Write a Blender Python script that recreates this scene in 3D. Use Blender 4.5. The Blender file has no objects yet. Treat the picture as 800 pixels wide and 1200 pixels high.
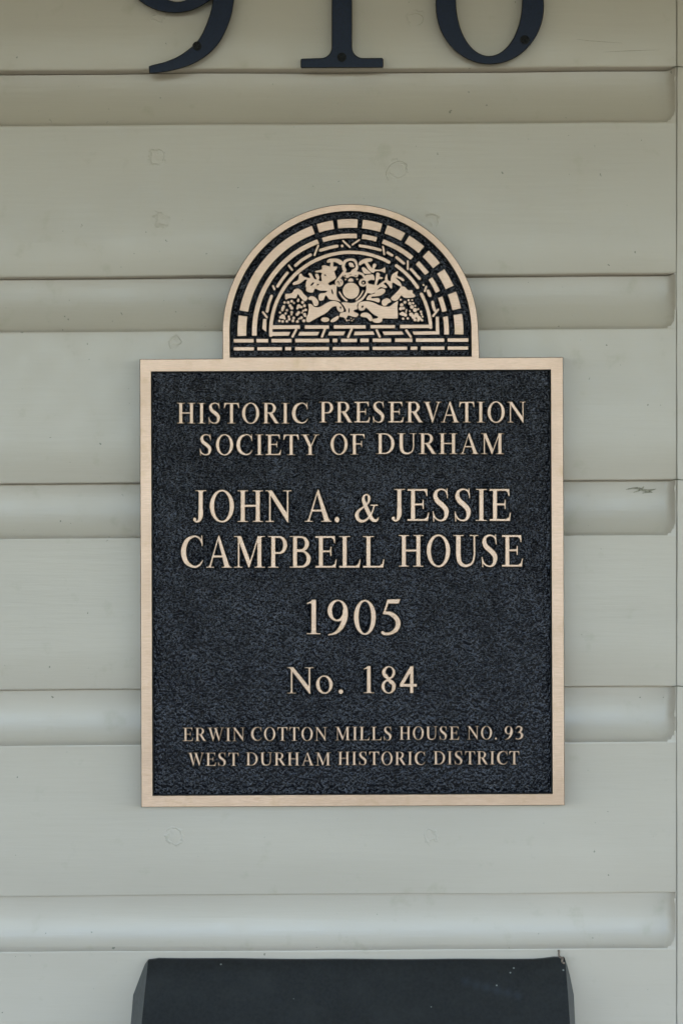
import bpy, bmesh, math, random
import numpy as np
from mathutils import Vector
from mathutils.geometry import delaunay_2d_cdt

# ---------------------------------------------------------------- camera, sky, sun, exposure
SC = bpy.context.scene
COL = SC.collection
S = 0.0005            # metres per unit on the wall face (800 x 1200 units are in view)
D = 1.0               # camera distance from the wall face
ZC = 1.9              # camera height
cam_d = bpy.data.cameras.new('camera')
cam = bpy.data.objects.new('camera', cam_d); COL.objects.link(cam)
cam.location = (0, -D, ZC); cam.rotation_euler = (math.radians(90), 0, 0)
cam_d.sensor_fit = 'VERTICAL'; cam_d.sensor_height = 24.0
cam_d.lens = 24.0 / (2 * 0.3 / D)
cam_d.clip_start = 0.01; cam_d.clip_end = 2000
cam_d.dof.use_dof = True; cam_d.dof.focus_distance = D - 0.008; cam_d.dof.aperture_fstop = 5.0
SC.camera = cam

SUN_ELEV, SUN_ROT = math.radians(56), math.radians(20)      # behind the house: the wall stands in open shade
w = bpy.data.worlds.new('World'); SC.world = w; w.use_nodes = True
nt = w.node_tree
sky = nt.nodes.new('ShaderNodeTexSky'); sky.sky_type = 'NISHITA'; sky.sun_disc = False
sky.sun_elevation = SUN_ELEV; sky.sun_rotation = SUN_ROT
sky.air_density = 1.0; sky.dust_density = 1.2; sky.ozone_density = 1.0
nt.links.new(sky.outputs[0], nt.nodes['Background'].inputs[0])
nt.nodes['Background'].inputs[1].default_value = 0.12
sun_d = bpy.data.lights.new('sun', 'SUN'); sun_d.energy = 3.2; sun_d.angle = math.radians(0.5)
sun_d.color = (1.0, 0.95, 0.87)
sun = bpy.data.objects.new('sun', sun_d); COL.objects.link(sun)
sv = Vector((math.sin(SUN_ROT) * math.cos(SUN_ELEV), math.cos(SUN_ROT) * math.cos(SUN_ELEV), math.sin(SUN_ELEV)))
sun.rotation_euler = sv.to_track_quat('Z', 'Y').to_euler(); sun.location = sv * 20
vs = SC.view_settings
vs.view_transform = 'Standard'; vs.look = 'None'; vs.gamma = 1.0; vs.use_curve_mapping = False
vs.exposure = 3.29
SC.cycles.use_denoising = True

# ---------------------------------------------------------------- helpers
def P(x, y, d=0.0):
    """photo unit -> world point standing d metres in front of the wall face"""
    f = (D - d) / D
    return Vector(((x - 400) * S * f, -d, ZC - (y - 600) * S * f))

def empty(name, loc, label=None, cat=None, group=None):
    o = bpy.data.objects.new(name, None); o.location = loc; o.empty_display_size = 0.02
    COL.objects.link(o)
    if label: o['label'] = label
    if cat: o['category'] = cat
    if group: o['group'] = group
    return o

def link(name, bm, mats, parent=None, smooth=None, label=None):
    """bm holds world coordinates; they are stored relative to the parent"""
    me = bpy.data.meshes.new(name)
    if parent is not None:
        off = Vector(parent.location)
        q = parent.parent
        while q is not None:
            off += Vector(q.location); q = q.parent
        for v in bm.verts: v.co -= off
    bm.to_mesh(me); bm.free()
    if not isinstance(mats, (list, tuple)): mats = [mats]
    for m in mats: me.materials.append(m)
    if smooth is not None:
        for p in me.polygons: p.use_smooth = True
        me.set_sharp_from_angle(angle=math.radians(smooth))
    o = bpy.data.objects.new(name, me); COL.objects.link(o)
    if parent is not None: o.parent = parent
    if label: o['label'] = label
    return o

def structure(o):
    o['kind'] = 'structure'; return o

# ---- 2D distance fields -> outlines -> cast relief
def catmull(pts, n=6, closed=True):
    pts = np.array(pts, float); m = len(pts); out = []
    rng = range(m) if closed else range(m - 1)
    for i in rng:
        if closed: p0, p1, p2, p3 = pts[i-1], pts[i], pts[(i+1) % m], pts[(i+2) % m]
        else: p0, p1, p2, p3 = pts[max(i-1, 0)], pts[i], pts[i+1], pts[min(i+2, m-1)]
        for k in range(n):
            t = k / n
            out.append(0.5 * ((2*p1) + (p2-p0)*t + (2*p0-5*p1+4*p2-p3)*t*t + (3*p1-p0-3*p2+p3)*t**3))
    if not closed: out.append(pts[-1])
    return np.array(out)

class Field:
    def __init__(s, x0, y0, x1, y1, step):
        s.x0, s.y0, s.step = x0, y0, step
        s.nx = int((x1 - x0) / step) + 2; s.ny = int((y1 - y0) / step) + 2
        s.F = np.full((s.ny, s.nx), 99.0)
    def win(s, pts, m):
        a = max(0, int((pts[:, 0].min() - m - s.x0) / s.step)); b = min(s.nx, int((pts[:, 0].max() + m - s.x0) / s.step) + 2)
        c = max(0, int((pts[:, 1].min() - m - s.y0) / s.step)); d = min(s.ny, int((pts[:, 1].max() + m - s.y0) / s.step) + 2)
        X, Y = np.meshgrid(s.x0 + np.arange(a, b) * s.step, s.y0 + np.arange(c, d) * s.step)
        return (slice(c, d), slice(a, b)), X, Y
    def put(s, sl, v, sub):
        if sub: s.F[sl] = np.maximum(s.F[sl], -v)
        else: s.F[sl] = np.minimum(s.F[sl], v)
    def poly(s, pts, sub=False, grow=0.0, m=4.0):
        pts = np.array(pts, float)
        sl, X, Y = s.win(pts, m)
        if X.size == 0: return
        dist = np.full(X.shape, 1e9); ins = np.zeros(X.shape, bool)
        for (ax, ay), (bx, by) in zip(pts, np.roll(pts, -1, 0)):
            ex, ey = bx - ax, by - ay; L = ex*ex + ey*ey
            if L < 1e-12: continue
            t = np.clip(((X-ax)*ex + (Y-ay)*ey) / L, 0, 1)
            dist = np.minimum(dist, np.hypot(X-ax-t*ex, Y-ay-t*ey))
            c = (ay > Y) != (by > Y)
            if ey != 0: ins ^= c & (X < ex * (Y-ay) / ey + ax)
        s.put(sl, np.where(ins, -dist, dist) - grow, sub)
    def stroke(s, pts, wid, sub=False, curve=True, n=8, m=4.0):
        """centre line with half widths"""
        if not hasattr(wid, '__len__'): wid = [wid] * len(pts)
        q = np.array([(x, y, r) for (x, y), r in zip(pts, wid)], float)
        if curve and len(q) > 2: q = catmull(q, n, closed=False)
        sl, X, Y = s.win(q[:, :2], m + q[:, 2].max())
        if X.size == 0: return
        v = np.full(X.shape, 1e9)
        for (ax, ay, ar), (bx, by, br) in zip(q[:-1], q[1:]):
            ex, ey = bx-ax, by-ay; L = ex*ex + ey*ey + 1e-12
            t = np.clip(((X-ax)*ex + (Y-ay)*ey) / L, 0, 1)
            v = np.minimum(v, np.hypot(X-ax-t*ex, Y-ay-t*ey) - (ar + t*(br-ar)))
        s.put(sl, v, sub)
    def contours(s, level=0.0, tol=0.03):
        F = np.pad(s.F, 1, constant_values=99.0) - level
        F[F == 0] = 1e-9
        I = F < 0
        code = (I[:-1, :-1]*1 + I[:-1, 1:]*2 + I[1:, 1:]*4 + I[1:, :-1]*8)
        # cell edges: 0 top (y), 1 right, 2 bottom (y+1), 3 left ; inside kept on one side
        T = {1: [(3, 0)], 2: [(0, 1)], 3: [(3, 1)], 4: [(1, 2)], 5: [(3, 0), (1, 2)], 6: [(0, 2)], 7: [(3, 2)],
             8: [(2, 3)], 9: [(2, 0)], 10: [(0, 1), (2, 3)], 11: [(2, 1)], 12: [(1, 3)], 13: [(1, 0)], 14: [(0, 3)]}
        nxt = {}
        def key(i, j, e):
            return ((i, j, 0), (i, j+1, 1), (i+1, j, 0), (i, j, 1))[e]
        for i, j in zip(*np.nonzero((code > 0) & (code < 15))):
            for a, b in T[int(code[i, j])]:
                nxt[key(i, j, a)] = key(i, j, b)
        def pt(k):
            i, j, o = k
            if o == 0: a, b = F[i, j], F[i, j+1]; t = a/(a-b); return (s.x0+(j-1+t)*s.step, s.y0+(i-1)*s.step)
            a, b = F[i, j], F[i+1, j]; t = a/(a-b); return (s.x0+(j-1)*s.step, s.y0+(i-1+t)*s.step)
        loops = []
        while nxt:
            k0, k = next(iter(nxt.items())); del nxt[k0]
            L = [k0]
            while k != k0 and k in nxt:
                L.append(k); k = nxt.pop(k)
            pts = np.array([pt(k) for k in L])
            if len(pts) < 6: continue
            x, y = pts[:, 0], pts[:, 1]
            if abs(0.5*np.sum(x*np.roll(y, -1) - y*np.roll(x, -1))) < 0.25: continue
            loops.append(simplify(pts, tol))
        return loops

def simplify(pts, tol):
    n = len(pts)
    far = int(np.argmax(np.hypot(*(pts - pts[0]).T)))
    keep = {0, far}
    stack = [(0, far), (far, n)]
    ext = np.vstack([pts, pts[:1]])
    while stack:
        a, b = stack.pop()
        if b - a < 2: continue
        p, q = ext[a], ext[b]; e = q - p; L = np.hypot(*e) + 1e-12
        d = np.abs((ext[a+1:b, 0]-p[0])*e[1] - (ext[a+1:b, 1]-p[1])*e[0]) / L
        k = int(np.argmax(d))
        if d[k] > tol:
            keep.add(a+1+k); stack += [(a, a+1+k), (a+1+k, b)]
    r = pts[sorted(keep)]
    return r if len(r) >= 3 else pts

def inset(loop, b):
    """shift a loop towards the material by b (loops come with material on a known side)"""
    if b == 0: return loop
    e = np.roll(loop, -1, 0) - loop
    nrm = np.stack([-e[:, 1], e[:, 0]], 1) / (np.hypot(e[:, 0], e[:, 1])[:, None] + 1e-12)
    m = nrm + np.roll(nrm, 1, 0)
    l = np.hypot(m[:, 0], m[:, 1])[:, None] + 1e-9
    m = m / l
    c = np.clip((m * nrm).sum(1), 0.5, 1)[:, None]
    return loop + m * b / c

def signed(loop):
    x, y = loop[:, 0], loop[:, 1]
    return 0.5*np.sum(x*np.roll(y, -1) - y*np.roll(x, -1))

def relief(bm, loops, d0, d1, bev=0.0, bevh=None, top_mat=0, side_mat=0, cham_mat=None):
    """raise loops from depth d0 to d1 with a chamfer; the top is filled, holes stay open"""
    if not loops: return
    if bevh is None: bevh = bev * S
    # orient: outer loops (even nesting) positive area, holes negative, so 'inset' goes into the material
    def inside(p, L):
        x, y = p; c = False
        for (ax, ay), (bx, by) in zip(L, np.roll(L, -1, 0)):
            if (ay > y) != (by > y) and x < (bx-ax)*(y-ay)/(by-ay)+ax: c = not c
        return c
    fixed = []
    for i, L in enumerate(loops):
        depth = sum(1 for j, M in enumerate(loops) if j != i and M[:, 0].min() < L[0, 0] < M[:, 0].max() and inside(L[0], M))
        pos = signed(L) > 0
        if (depth % 2 == 0) != pos: L = L[::-1].copy()
        fixed.append(L)
    verts, edges = [], []
    for L in fixed:
        T = inset(L, bev)
        rings = [[bm.verts.new(P(x, y, d0)) for x, y in L], [bm.verts.new(P(x, y, d1 - (bevh if bev else 0))) for x, y in L]]
        if bev: rings.append([bm.verts.new(P(x, y, d1)) for x, y in T])
        n = len(L)
        for ri, (A, B) in enumerate(zip(rings[:-1], rings[1:])):
            for k in range(n):
                f = bm.faces.new((A[k], B[k], B[(k+1) % n], A[(k+1) % n]))
                f.material_index = side_mat if ri == 0 else (top_mat if cham_mat is None else cham_mat)
        b0 = len(verts)
        verts += [(Vector((x, y)), v) for (x, y), v in zip(T, rings[-1])]
        edges += [(b0+k, b0+(k+1) % n) for k in range(n)]
    co, ed, fc, ov, oe, of = delaunay_2d_cdt([v[0] for v in verts], edges, [], 2, 1e-7)
    vmap = []
    for i, o in enumerate(ov):
        vmap.append(verts[o[0]][1] if o else None)
    # even-odd test per triangle
    LT = [np.array([v[0] for v in verts])]
    E = np.array([[*verts[a][0], *verts[b][0]] for a, b in edges])
    for f in fc:
        if any(vmap[i] is None for i in f): 
            for i in f:
                if vmap[i] is None: vmap[i] = bm.verts.new(P(co[i][0], co[i][1], d1))
        cx = sum(co[i][0] for i in f)/len(f); cy = sum(co[i][1] for i in f)/len(f)
        cr = (E[:, 1] > cy) != (E[:, 3] > cy)
        e = E[cr]
        if len(e) == 0: continue
        xs = (e[:, 2]-e[:, 0])*(cy-e[:, 1])/(e[:, 3]-e[:, 1])+e[:, 0]
        if (np.sum(cx < xs) % 2) == 0: continue
        vs_ = [vmap[i] for i in f]
        if len(set(vs_)) < 3: continue
        try:
            q = bm.faces.new(vs_); q.material_index = top_mat
            q.normal_update()
            if q.normal.y > 0: q.normal_flip()
        except ValueError: pass

def box(bm, lo, hi):
    vs_ = [bm.verts.new((x, y, z)) for x in (lo[0], hi[0]) for y in (lo[1], hi[1]) for z in (lo[2], hi[2])]
    for f in ((0,1,3,2),(4,6,7,5),(0,4,5,1),(2,3,7,6),(0,2,6,4),(1,5,7,3)):
        bm.faces.new([vs_[i] for i in f])

# ---------------------------------------------------------------- materials
def material(name):
    m = bpy.data.materials.new(name); m.use_nodes = True
    t = m.node_tree; b = t.nodes['Principled BSDF']
    return m, t, b
def N(t, typ, **kw):
    n = t.nodes.new(typ)
    for k, v in kw.items():
        if k in n.inputs: n.inputs[k].default_value = v
        else: setattr(n, k, v)
    return n
def mapped(t, scale, src='Object'):
    tc = t.nodes.new('ShaderNodeTexCoord'); mp = t.nodes.new('ShaderNodeMapping')
    mp.inputs['Scale'].default_value = scale
    t.links.new(tc.outputs[src], mp.inputs[0]); return mp.outputs[0]
def noise(t, vec, scale, detail=3, rough=0.5):
    n = N(t, 'ShaderNodeTexNoise', Scale=scale, Detail=detail, Roughness=rough)
    t.links.new(vec, n.inputs['Vector']); return n.outputs[0]
def ramp(t, fac, a, b, ca=(0,0,0,1), cb=(1,1,1,1)):
    r = t.nodes.new('ShaderNodeValToRGB'); r.color_ramp.elements[0].position = a; r.color_ramp.elements[1].position = b
    r.color_ramp.elements[0].color = ca; r.color_ramp.elements[1].color = cb
    t.links.new(fac, r.inputs[0]); return r.outputs[0]
def math_(t, op, a, b=None, clamp=False):
    n = t.nodes.new('ShaderNodeMath'); n.operation = op; n.use_clamp = clamp
    for i, v in enumerate((a, b)):
        if v is None: continue
        if isinstance(v, (int, float)): n.inputs[i].default_value = v
        else: t.links.new(v, n.inputs[i])
    return n.outputs[0]
def mix(t, fac, a, b, blend='MIX'):
    n = t.nodes.new('ShaderNodeMix'); n.data_type = 'RGBA'; n.blend_type = blend
    for i, v in ((0, fac), (6, a), (7, b)):
        if isinstance(v, (int, float, tuple)): n.inputs[i].default_value = v
        else: t.links.new(v, n.inputs[i])
    return n.outputs[2]
def bump(t, b, h, strength, dist, prev=None):
    n = N(t, 'ShaderNodeBump', Strength=strength, Distance=dist)
    t.links.new(h, n.inputs['Height'])
    if prev is not None: t.links.new(prev, n.inputs['Normal'])
    t.links.new(n.outputs[0], b.inputs['Normal']); return n.outputs[0]

def wall_paint(name, patches=()):
    m, t, b = material(name)
    st = mapped(t, (0.06, 1, 1)); pl = mapped(t, (1, 1, 1))
    streak = noise(t, st, 420, 4, 0.6)
    broad = noise(t, mapped(t, (0.25, 1, 1)), 22, 4, 0.55)
    spots = noise(t, pl, 60, 5, 0.6)
    c = mix(t, ramp(t, broad, 0.35, 0.65), (0.460, 0.395, 0.335, 1), (0.490, 0.422, 0.359, 1))
    c = mix(t, ramp(t, spots, 0.60, 0.75), c, (0.42, 0.362, 0.29, 1))
    flecks = noise(t, pl, 260, 2, 0.5)
    c = mix(t, ramp(t, flecks, 0.735, 0.765), c, (0.20, 0.19, 0.15, 1))
    rmp = ramp(t, spots, 0.3, 0.7, (0.28,)*3+(1,), (0.40,)*3+(1,))
    t.links.new(rmp, b.inputs['Roughness'])
    b.inputs['Specular IOR Level'].default_value = 0.5
    h = math_(t, 'ADD', math_(t, 'MULTIPLY', streak, 0.5), math_(t, 'MULTIPLY', broad, 1.2))
    # putty over nail heads and chipped paint: worn marks with a shape of their own
    tc = t.nodes.new('ShaderNodeTexCoord')
    wob = N(t, 'ShaderNodeTexNoise', Scale=160.0, Detail=3.0); t.links.new(tc.outputs['Object'], wob.inputs['Vector'])
    sc_ = N(t, 'ShaderNodeVectorMath', operation='SCALE'); sc_.inputs['Scale'].default_value = 0.010
    t.links.new(wob.outputs['Color'], sc_.inputs[0])
    ad = N(t, 'ShaderNodeVectorMath', operation='ADD'); t.links.new(tc.outputs['Object'], ad.inputs[0]); t.links.new(sc_.outputs[0], ad.inputs[1])
    gate = ramp(t, noise(t, pl, 130, 2), 0.42, 0.52)
    for (x, y, r, k) in patches:
        q = P(x, y)
        d = N(t, 'ShaderNodeVectorMath', operation='DISTANCE')
        t.links.new(ad.outputs[0], d.inputs[0]); d.inputs[1].default_value = (q.x + 0.005, q.y + 0.005, q.z - ZC + 0.005)
        dv = d.outputs['Value']
        rr = r * S
        edge = math_(t, 'SUBTRACT', 1.0, math_(t, 'DIVIDE', math_(t, 'ABSOLUTE', math_(t, 'SUBTRACT', dv, rr*0.72)), rr*0.16), True)
        edge = math_(t, 'MULTIPLY', edge, gate)
        core = math_(t, 'SUBTRACT', 1.0, math_(t, 'DIVIDE', dv, rr), True)
        rough = math_(t, 'MULTIPLY', core, spots)
        h = math_(t, 'ADD', h, math_(t, 'MULTIPLY', math_(t, 'ADD', math_(t, 'MULTIPLY', edge, 0.5), rough), 2.6*k))
        c = mix(t, math_(t, 'MULTIPLY', math_(t, 'MULTIPLY', edge, streak), 0.36*k), c, (0.20, 0.19, 0.13, 1))
    t.links.new(c, b.inputs['Base Color'])
    bump(t, b, h, 0.42, 0.00046)
    return m

def bronze(name):
    m, t, b = material(name)
    br = noise(t, mapped(t, (0.06, 1, 1)), 2600, 3, 0.7)
    br2 = noise(t, mapped(t, (0.03, 1, 1)), 600, 3, 0.6)
    sp = noise(t, mapped(t, (1, 1, 1)), 90, 4, 0.6)
    c = mix(t, ramp(t, br, 0.3, 0.7), (0.47, 0.315, 0.232, 1), (0.67, 0.458, 0.345, 1))
    c = mix(t, ramp(t, br2, 0.60, 0.80), c, (0.54, 0.365, 0.25, 1))
    c = mix(t, math_(t, 'MULTIPLY', ramp(t, sp, 0.58, 0.74), 0.55), c, (0.42, 0.28, 0.16, 1))
    tone = noise(t, mapped(t, (0.5, 1, 1)), 26, 3, 0.6)
    c = mix(t, math_(t, 'MULTIPLY', ramp(t, tone, 0.40, 0.68), 0.5), c, (0.43, 0.285, 0.20, 1))
    t.links.new(c, b.inputs['Base Color'])
    b.inputs['Metallic'].default_value = 0.85
    t.links.new(ramp(t, br, 0.3, 0.7, (0.33,)*3+(1,), (0.52,)*3+(1,)), b.inputs['Roughness'])
    bump(t, b, math_(t, 'ADD', br, br2), 0.4, 0.00016)
    return m

def stipple_black(name):
    m, t, b = material(name)
    pl = mapped(t, (1, 1, 0.68))
    n1 = noise(t, pl, 580, 2, 0.55)
    v = N(t, 'ShaderNodeTexVoronoi', Scale=800.0); t.links.new(pl, v.inputs['Vector'])
    v.feature = 'SMOOTH_F1'
    n2 = noise(t, pl, 1300, 2, 0.6)
    h = math_(t, 'ADD', math_(t, 'MULTIPLY', n1, 1.0), math_(t, 'MULTIPLY', v.outputs['Distance'], -0.9))
    h = math_(t, 'ADD', h, math_(t, 'MULTIPLY', n2, 0.12))
    h = math_(t, 'MULTIPLY', h, ramp(t, noise(t, pl, 70, 3), 0.3, 0.7, (0.65,)*3+(1,), (1.25,)*3+(1,)))
    c = mix(t, ramp(t, n2, 0.35, 0.7), (0.0025, 0.0028, 0.0045, 1), (0.006, 0.0066, 0.011, 1))
    t.links.new(c, b.inputs['Base Color'])
    b.inputs['Roughness'].default_value = 0.20
    b.inputs['Specular IOR Level'].default_value = 0.32
    b.inputs['Specular Tint'].default_value = (0.92, 0.90, 1.0, 1)
    bump(t, b, h, 1.0, 0.00125)
    return m

def plain(name, col, rough, var=0.0, scale=200, spec=0.5, metal=0.0, bmp=0.0):
    m, t, b = material(name)
    n = noise(t, mapped(t, (1, 1, 1)), scale, 4, 0.6)
    lo = tuple(x*(1-var) for x in col) + (1,); hi = tuple(x*(1+var) for x in col) + (1,)
    t.links.new(mix(t, ramp(t, n, 0.3, 0.7), lo, hi), b.inputs['Base Color'])
    b.inputs['Roughness'].default_value = rough; b.inputs['Metallic'].default_value = metal
    b.inputs['Specular IOR Level'].default_value = spec
    if bmp: bump(t, b, n, 0.5, bmp)
    return m

PATCHES = [(183,186,12,.8),(188,259,11,1.0),(466,199,14,0.5),(486,22,12,0.7),(506,257,10,.8),(205,402,10,.9),(205,980,12,1.0),
           (504,980,10,.8),(186,20,10,.7),(94,266,3,1.2)]
M_WALL = wall_paint('siding_paint', PATCHES)
M_TRIM = wall_paint('trim_paint')
M_BRONZE = bronze('brushed_bronze')
M_STIP = stipple_black('stippled_black_paint')
M_RIM = plain('smooth_black_paint', (0.008, 0.008, 0.009), 0.6, 0.3, 900, 0.25)
M_SIDE = plain('dark_bronze', (0.10, 0.07, 0.045), 0.55, 0.4, 300, 0.4, 0.5)  # darker bronze on the sides and chamfer of the border
M_NUM = plain('black_satin_metal', (0.005, 0.010, 0.030), 0.34, 0.25, 700, 0.27, 0.0, 0.00005)
M_NUMSIDE = plain('shaded_metal_edge', (0.0045, 0.0045, 0.005), 0.55, 0.25, 700, 0.12)  # numeral sides and chamfers painted darker, their dim reflection put into the colour
M_SCREW = plain('black_screw', (0.006, 0.006, 0.007), 0.5, 0.1, 900, 0.25)
M_GAP = plain('raw_wood_gap', (0.10, 0.085, 0.06), 0.85, 0.4, 100, 0.2)

# ---------------------------------------------------------------- house wall
SLOPE = -4.6 / 790.0            # the courses run a hair off level
PITCH, LINE0 = 242.0, 83.7
wall = empty('house_wall', (0, 0, ZC), 'grey-green painted cove siding wall behind the dark bronze plaque', 'wall')
def cove(t):
    if t < 0: return 0.0
    return 0.0082 * math.sqrt(max(0.0, 1 - ((t-17)/47.0)**2))
bm = bmesh.new()
xs = [-5600, -1500, -200, 0, 120, 240, 360, 480, 600, 700, 755, 766] + [770 + 1.3*i for i in range(17)] + [791.4]
ts = [(-0.2, 0.0090), (0.6, 0.0090)]
ts += [(0.7 + 63.3*i/26, None) for i in range(27)]
prof = [(t, d if d is not None else cove(t)) for t, d in ts] + [(64.9, -0.00015), (66.5, -0.00003), (68, 0.0), (120, 0.0), (190, 0.0), (239.0, 0.0), (240.0, 0.00012), (240.7, 0.0004), (241.2, 0.0010), (241.5, 0.0020), (241.6, 0.0040)]
rng = random.Random(3)
for k in range(-9, 13):
    rows = []
    ph = rng.uniform(0, 9)
    for ti, (t, d) in enumerate(prof):
        row = []
        for x in xs:
            wob = 0.5*math.sin(x*0.011 + ph) + 0.35*math.sin(x*0.029 + 2*ph)
            y = LINE0 + k*PITCH + t + SLOPE*x + (wob if t < 3 or t > 239 else 0.6*wob if 60 < t < 70 else 0)
            dd = d
            if t <= 64 and x > 772:                  # cove closed and rounded where it meets the corner board
                te = 64.0 - 18.0*(1 - math.sqrt(max(0, 1 - ((x-772)/18.6)**2)))
                u = min(1.0, max(0.0, (x + 0.5*math.sin(t*0.13+ph*3) + 0.3*math.sin(t*0.41+ph) - 780)/10.0))
                dd = cove(min(64.0, t*64.0/te)) * math.sqrt(max(0, 1-u*u)) if t > 0.65 else 0.0090*math.sqrt(max(0, 1-u*u))
            row.append(bm.verts.new(P(x, y, 0) + Vector((0, dd, 0))))
        rows.append(row)
    for A, B in zip(rows[:-1], rows[1:]):
        for i in range(len(xs)-1):
            bm.faces.new((A[i], B[i], B[i+1], A[i+1]))
    if k > -9:
        for i in range(len(xs)-1):
            bm.faces.new((prev[i], rows[0][i], rows[0][i+1], prev[i+1]))
    prev = rows[-1]
bmesh.ops.recalc_face_normals(bm, faces=bm.faces)
link('siding', bm, M_WALL, wall, smooth=28)

# corner board at the right with a ragged caulked edge
bm = bmesh.new()
zs = [-1560 + 14*i for i in range(330)]
rng = random.Random(8)
A = []
for i, y in enumerate(zs):
    near = min(abs(((y - LINE0 - SLOPE*790) % PITCH)), PITCH - ((y - LINE0 - SLOPE*790) % PITCH))
    e = 791.5 + rng.uniform(-0.25, 0.35) + 0.4*math.sin(y*0.013)
    A.append([bm.verts.new(P(790.9, y, 0) + Vector((0, 0.0011, 0))), bm.verts.new(P(e+0.2, y, 0) + Vector((0, 0.0007, 0))),
              bm.verts.new(P(e+1.5, y, 0.0004)), bm.verts.new(P(1005, y, 0.0004)), bm.verts.new(P(1005, y, 0) + Vector((0, 0.05, 0)))])
for r0, r1 in zip(A[:-1], A[1:]):
    for j in range(4): bm.faces.new((r0[j], r1[j], r1[j+1], r0[j+1]))
bmesh.ops.recalc_face_normals(bm, faces=bm.faces)
link('corner_board', bm, M_TRIM, wall, smooth=35)
# boards seen through the joint
bm = bmesh.new(); box(bm, (-3.2, 0.0140, 0.0), (0.32, 0.03, 2.43)); link('sheathing', bm, M_GAP, wall)
# chipped paint at the end of one course
bm = bmesh.new(); F = Field(725, 560, 785, 590, 0.4)
F.stroke([(733,573.5),(745,572),(757,575),(768,573)], [0.3,1.3,1.5,0.3]); F.stroke([(742,577),(750,574),(754,570)], [0.3,0.9,0.3]); F.stroke([(752,578),(760,576.5),(764,577)], [0.3,0.9,0.3])
relief(bm, F.contours(), -0.0082, -0.0075); 
link('paint_chip', bm, plain('bare_weathered_wood', (0.24, 0.215, 0.165), 0.8, 0.5, 900, 0.2), wall)

# cracks where the courses meet the corner board, and shallow scratches on the top board
M_CRACK = plain('dirty_crack', (0.12, 0.11, 0.08), 0.8, 0.4, 600, 0.2)
for k in (0, 2, 3):
    y = LINE0 + k*PITCH + SLOPE*790
    bm = bmesh.new(); F = Field(770, y-10, 812, y+10, 0.3)
    F.stroke([(786,y-0.4),(793,y-1.2),(800,y-0.6),(806,y-1.6)], [0.2,0.7,0.5,0.1])
    relief(bm, F.contours(), 0.0002, 0.0008); link('board_end_crack', bm, M_CRACK, wall)
M_SCR = plain('scratched_paint', (0.36, 0.315, 0.255), 0.6, 0.2, 600, 0.2)
for pts in ([(675,46),(692,48),(728,50.5)], [(706,61),(740,59.5),(772,58.5)], [(455,212),(452,203),(458,193),(468,189),(476,193),(474,200)], [(478,18),(488,16),(495,20),(494,27),(488,30)]):
    bm = bmesh.new(); F = Field(min(p[0] for p in pts)-4, min(p[1] for p in pts)-4, max(p[0] for p in pts)+4, max(p[1] for p in pts)+4, 0.2)
    F.stroke(pts, [0.12]+[0.38]*(len(pts)-2)+[0.12])
    relief(bm, F.contours(), -0.0002, 0.00008, 0.1); link('paint_scratch', bm, M_SCR, wall)

# ---------------------------------------------------------------- porch that shades the wall, and the ground before it
M_CEIL = plain('ceiling_paint', (0.42, 0.40, 0.18), 0.6, 0.1, 20)
M_FLOOR = plain('porch_floor_paint', (0.065, 0.060, 0.045), 0.6, 0.15, 20)
M_LAWN = plain('dry_yard', (0.019, 0.018, 0.006), 0.9, 0.35, 3, 0.2)
bm = bmesh.new(); box(bm, (-3.2, -2.1, 2.40), (2.6, 0.3, 2.54)); structure(link('porch_ceiling', bm, M_CEIL))
bm = bmesh.new(); box(bm, (-3.2, -2.1, -0.12), (2.6, 0.3, 0.0)); structure(link('porch_floor', bm, M_FLOOR))
bm = bmesh.new(); bm.faces.new([bm.verts.new(v) for v in ((-400, -400, -0.6), (400, -400, -0.6), (400, 400, -0.6), (-400, 400, -0.6))])
structure(link('ground', bm, M_LAWN))

# ---------------------------------------------------------------- lettering: a condensed roman cut for the casting
def ell(cx, cy, rx, ry, n=40, a0=0, a1=360, rot=0):
    r = math.radians(rot); out = []
    for i in range(n):
        a = math.radians(a0 + (a1-a0)*i/(n if a1-a0 == 360 else n-1))
        x, y = rx*math.cos(a), ry*math.sin(a)
        out.append((cx + x*math.cos(r) - y*math.sin(r), cy + x*math.sin(r) + y*math.cos(r)))
    return out
def R(x0, y0, x1, y1): return ('p', [(x0,y0),(x1,y0),(x1,y1),(x0,y1)])
def slab(x0, x1, y, up, s0=None, s1=None):
    """serif with bracketed joins to a stem s0..s1; up=+1 foot, -1 head"""
    out = [R(x0, min(y, y+up*20), x1, max(y, y+up*20))]
    if s0 is not None:
        k = 46
        for sx, d in ((s0, -1), (s1, 1)):
            lim = min(k, abs((x0 if d < 0 else x1) - sx))
            q = [(sx, y+up*18), (sx+d*lim, y+up*18)]
            for i in range(1, 6):
                a = i/5
                q.append((sx + d*lim*(1-a)**2, y + up*(18 + k*a*a)))
            out.append(('p', q))
    return out
def stem(x0, x1, y0=0, y1=662): return R(x0, y0, x1, y1)
def dbowl(cx, cy, rx, ry, left, sub=False):
    """left-flat D"""
    q = [(left, cy-ry)] + ell(cx, cy, rx, ry, 22, -90, 90) + [(left, cy+ry)]
    return ('s' if sub else 'p', q)
def K(pts, ws): return ('k', pts, ws)

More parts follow.
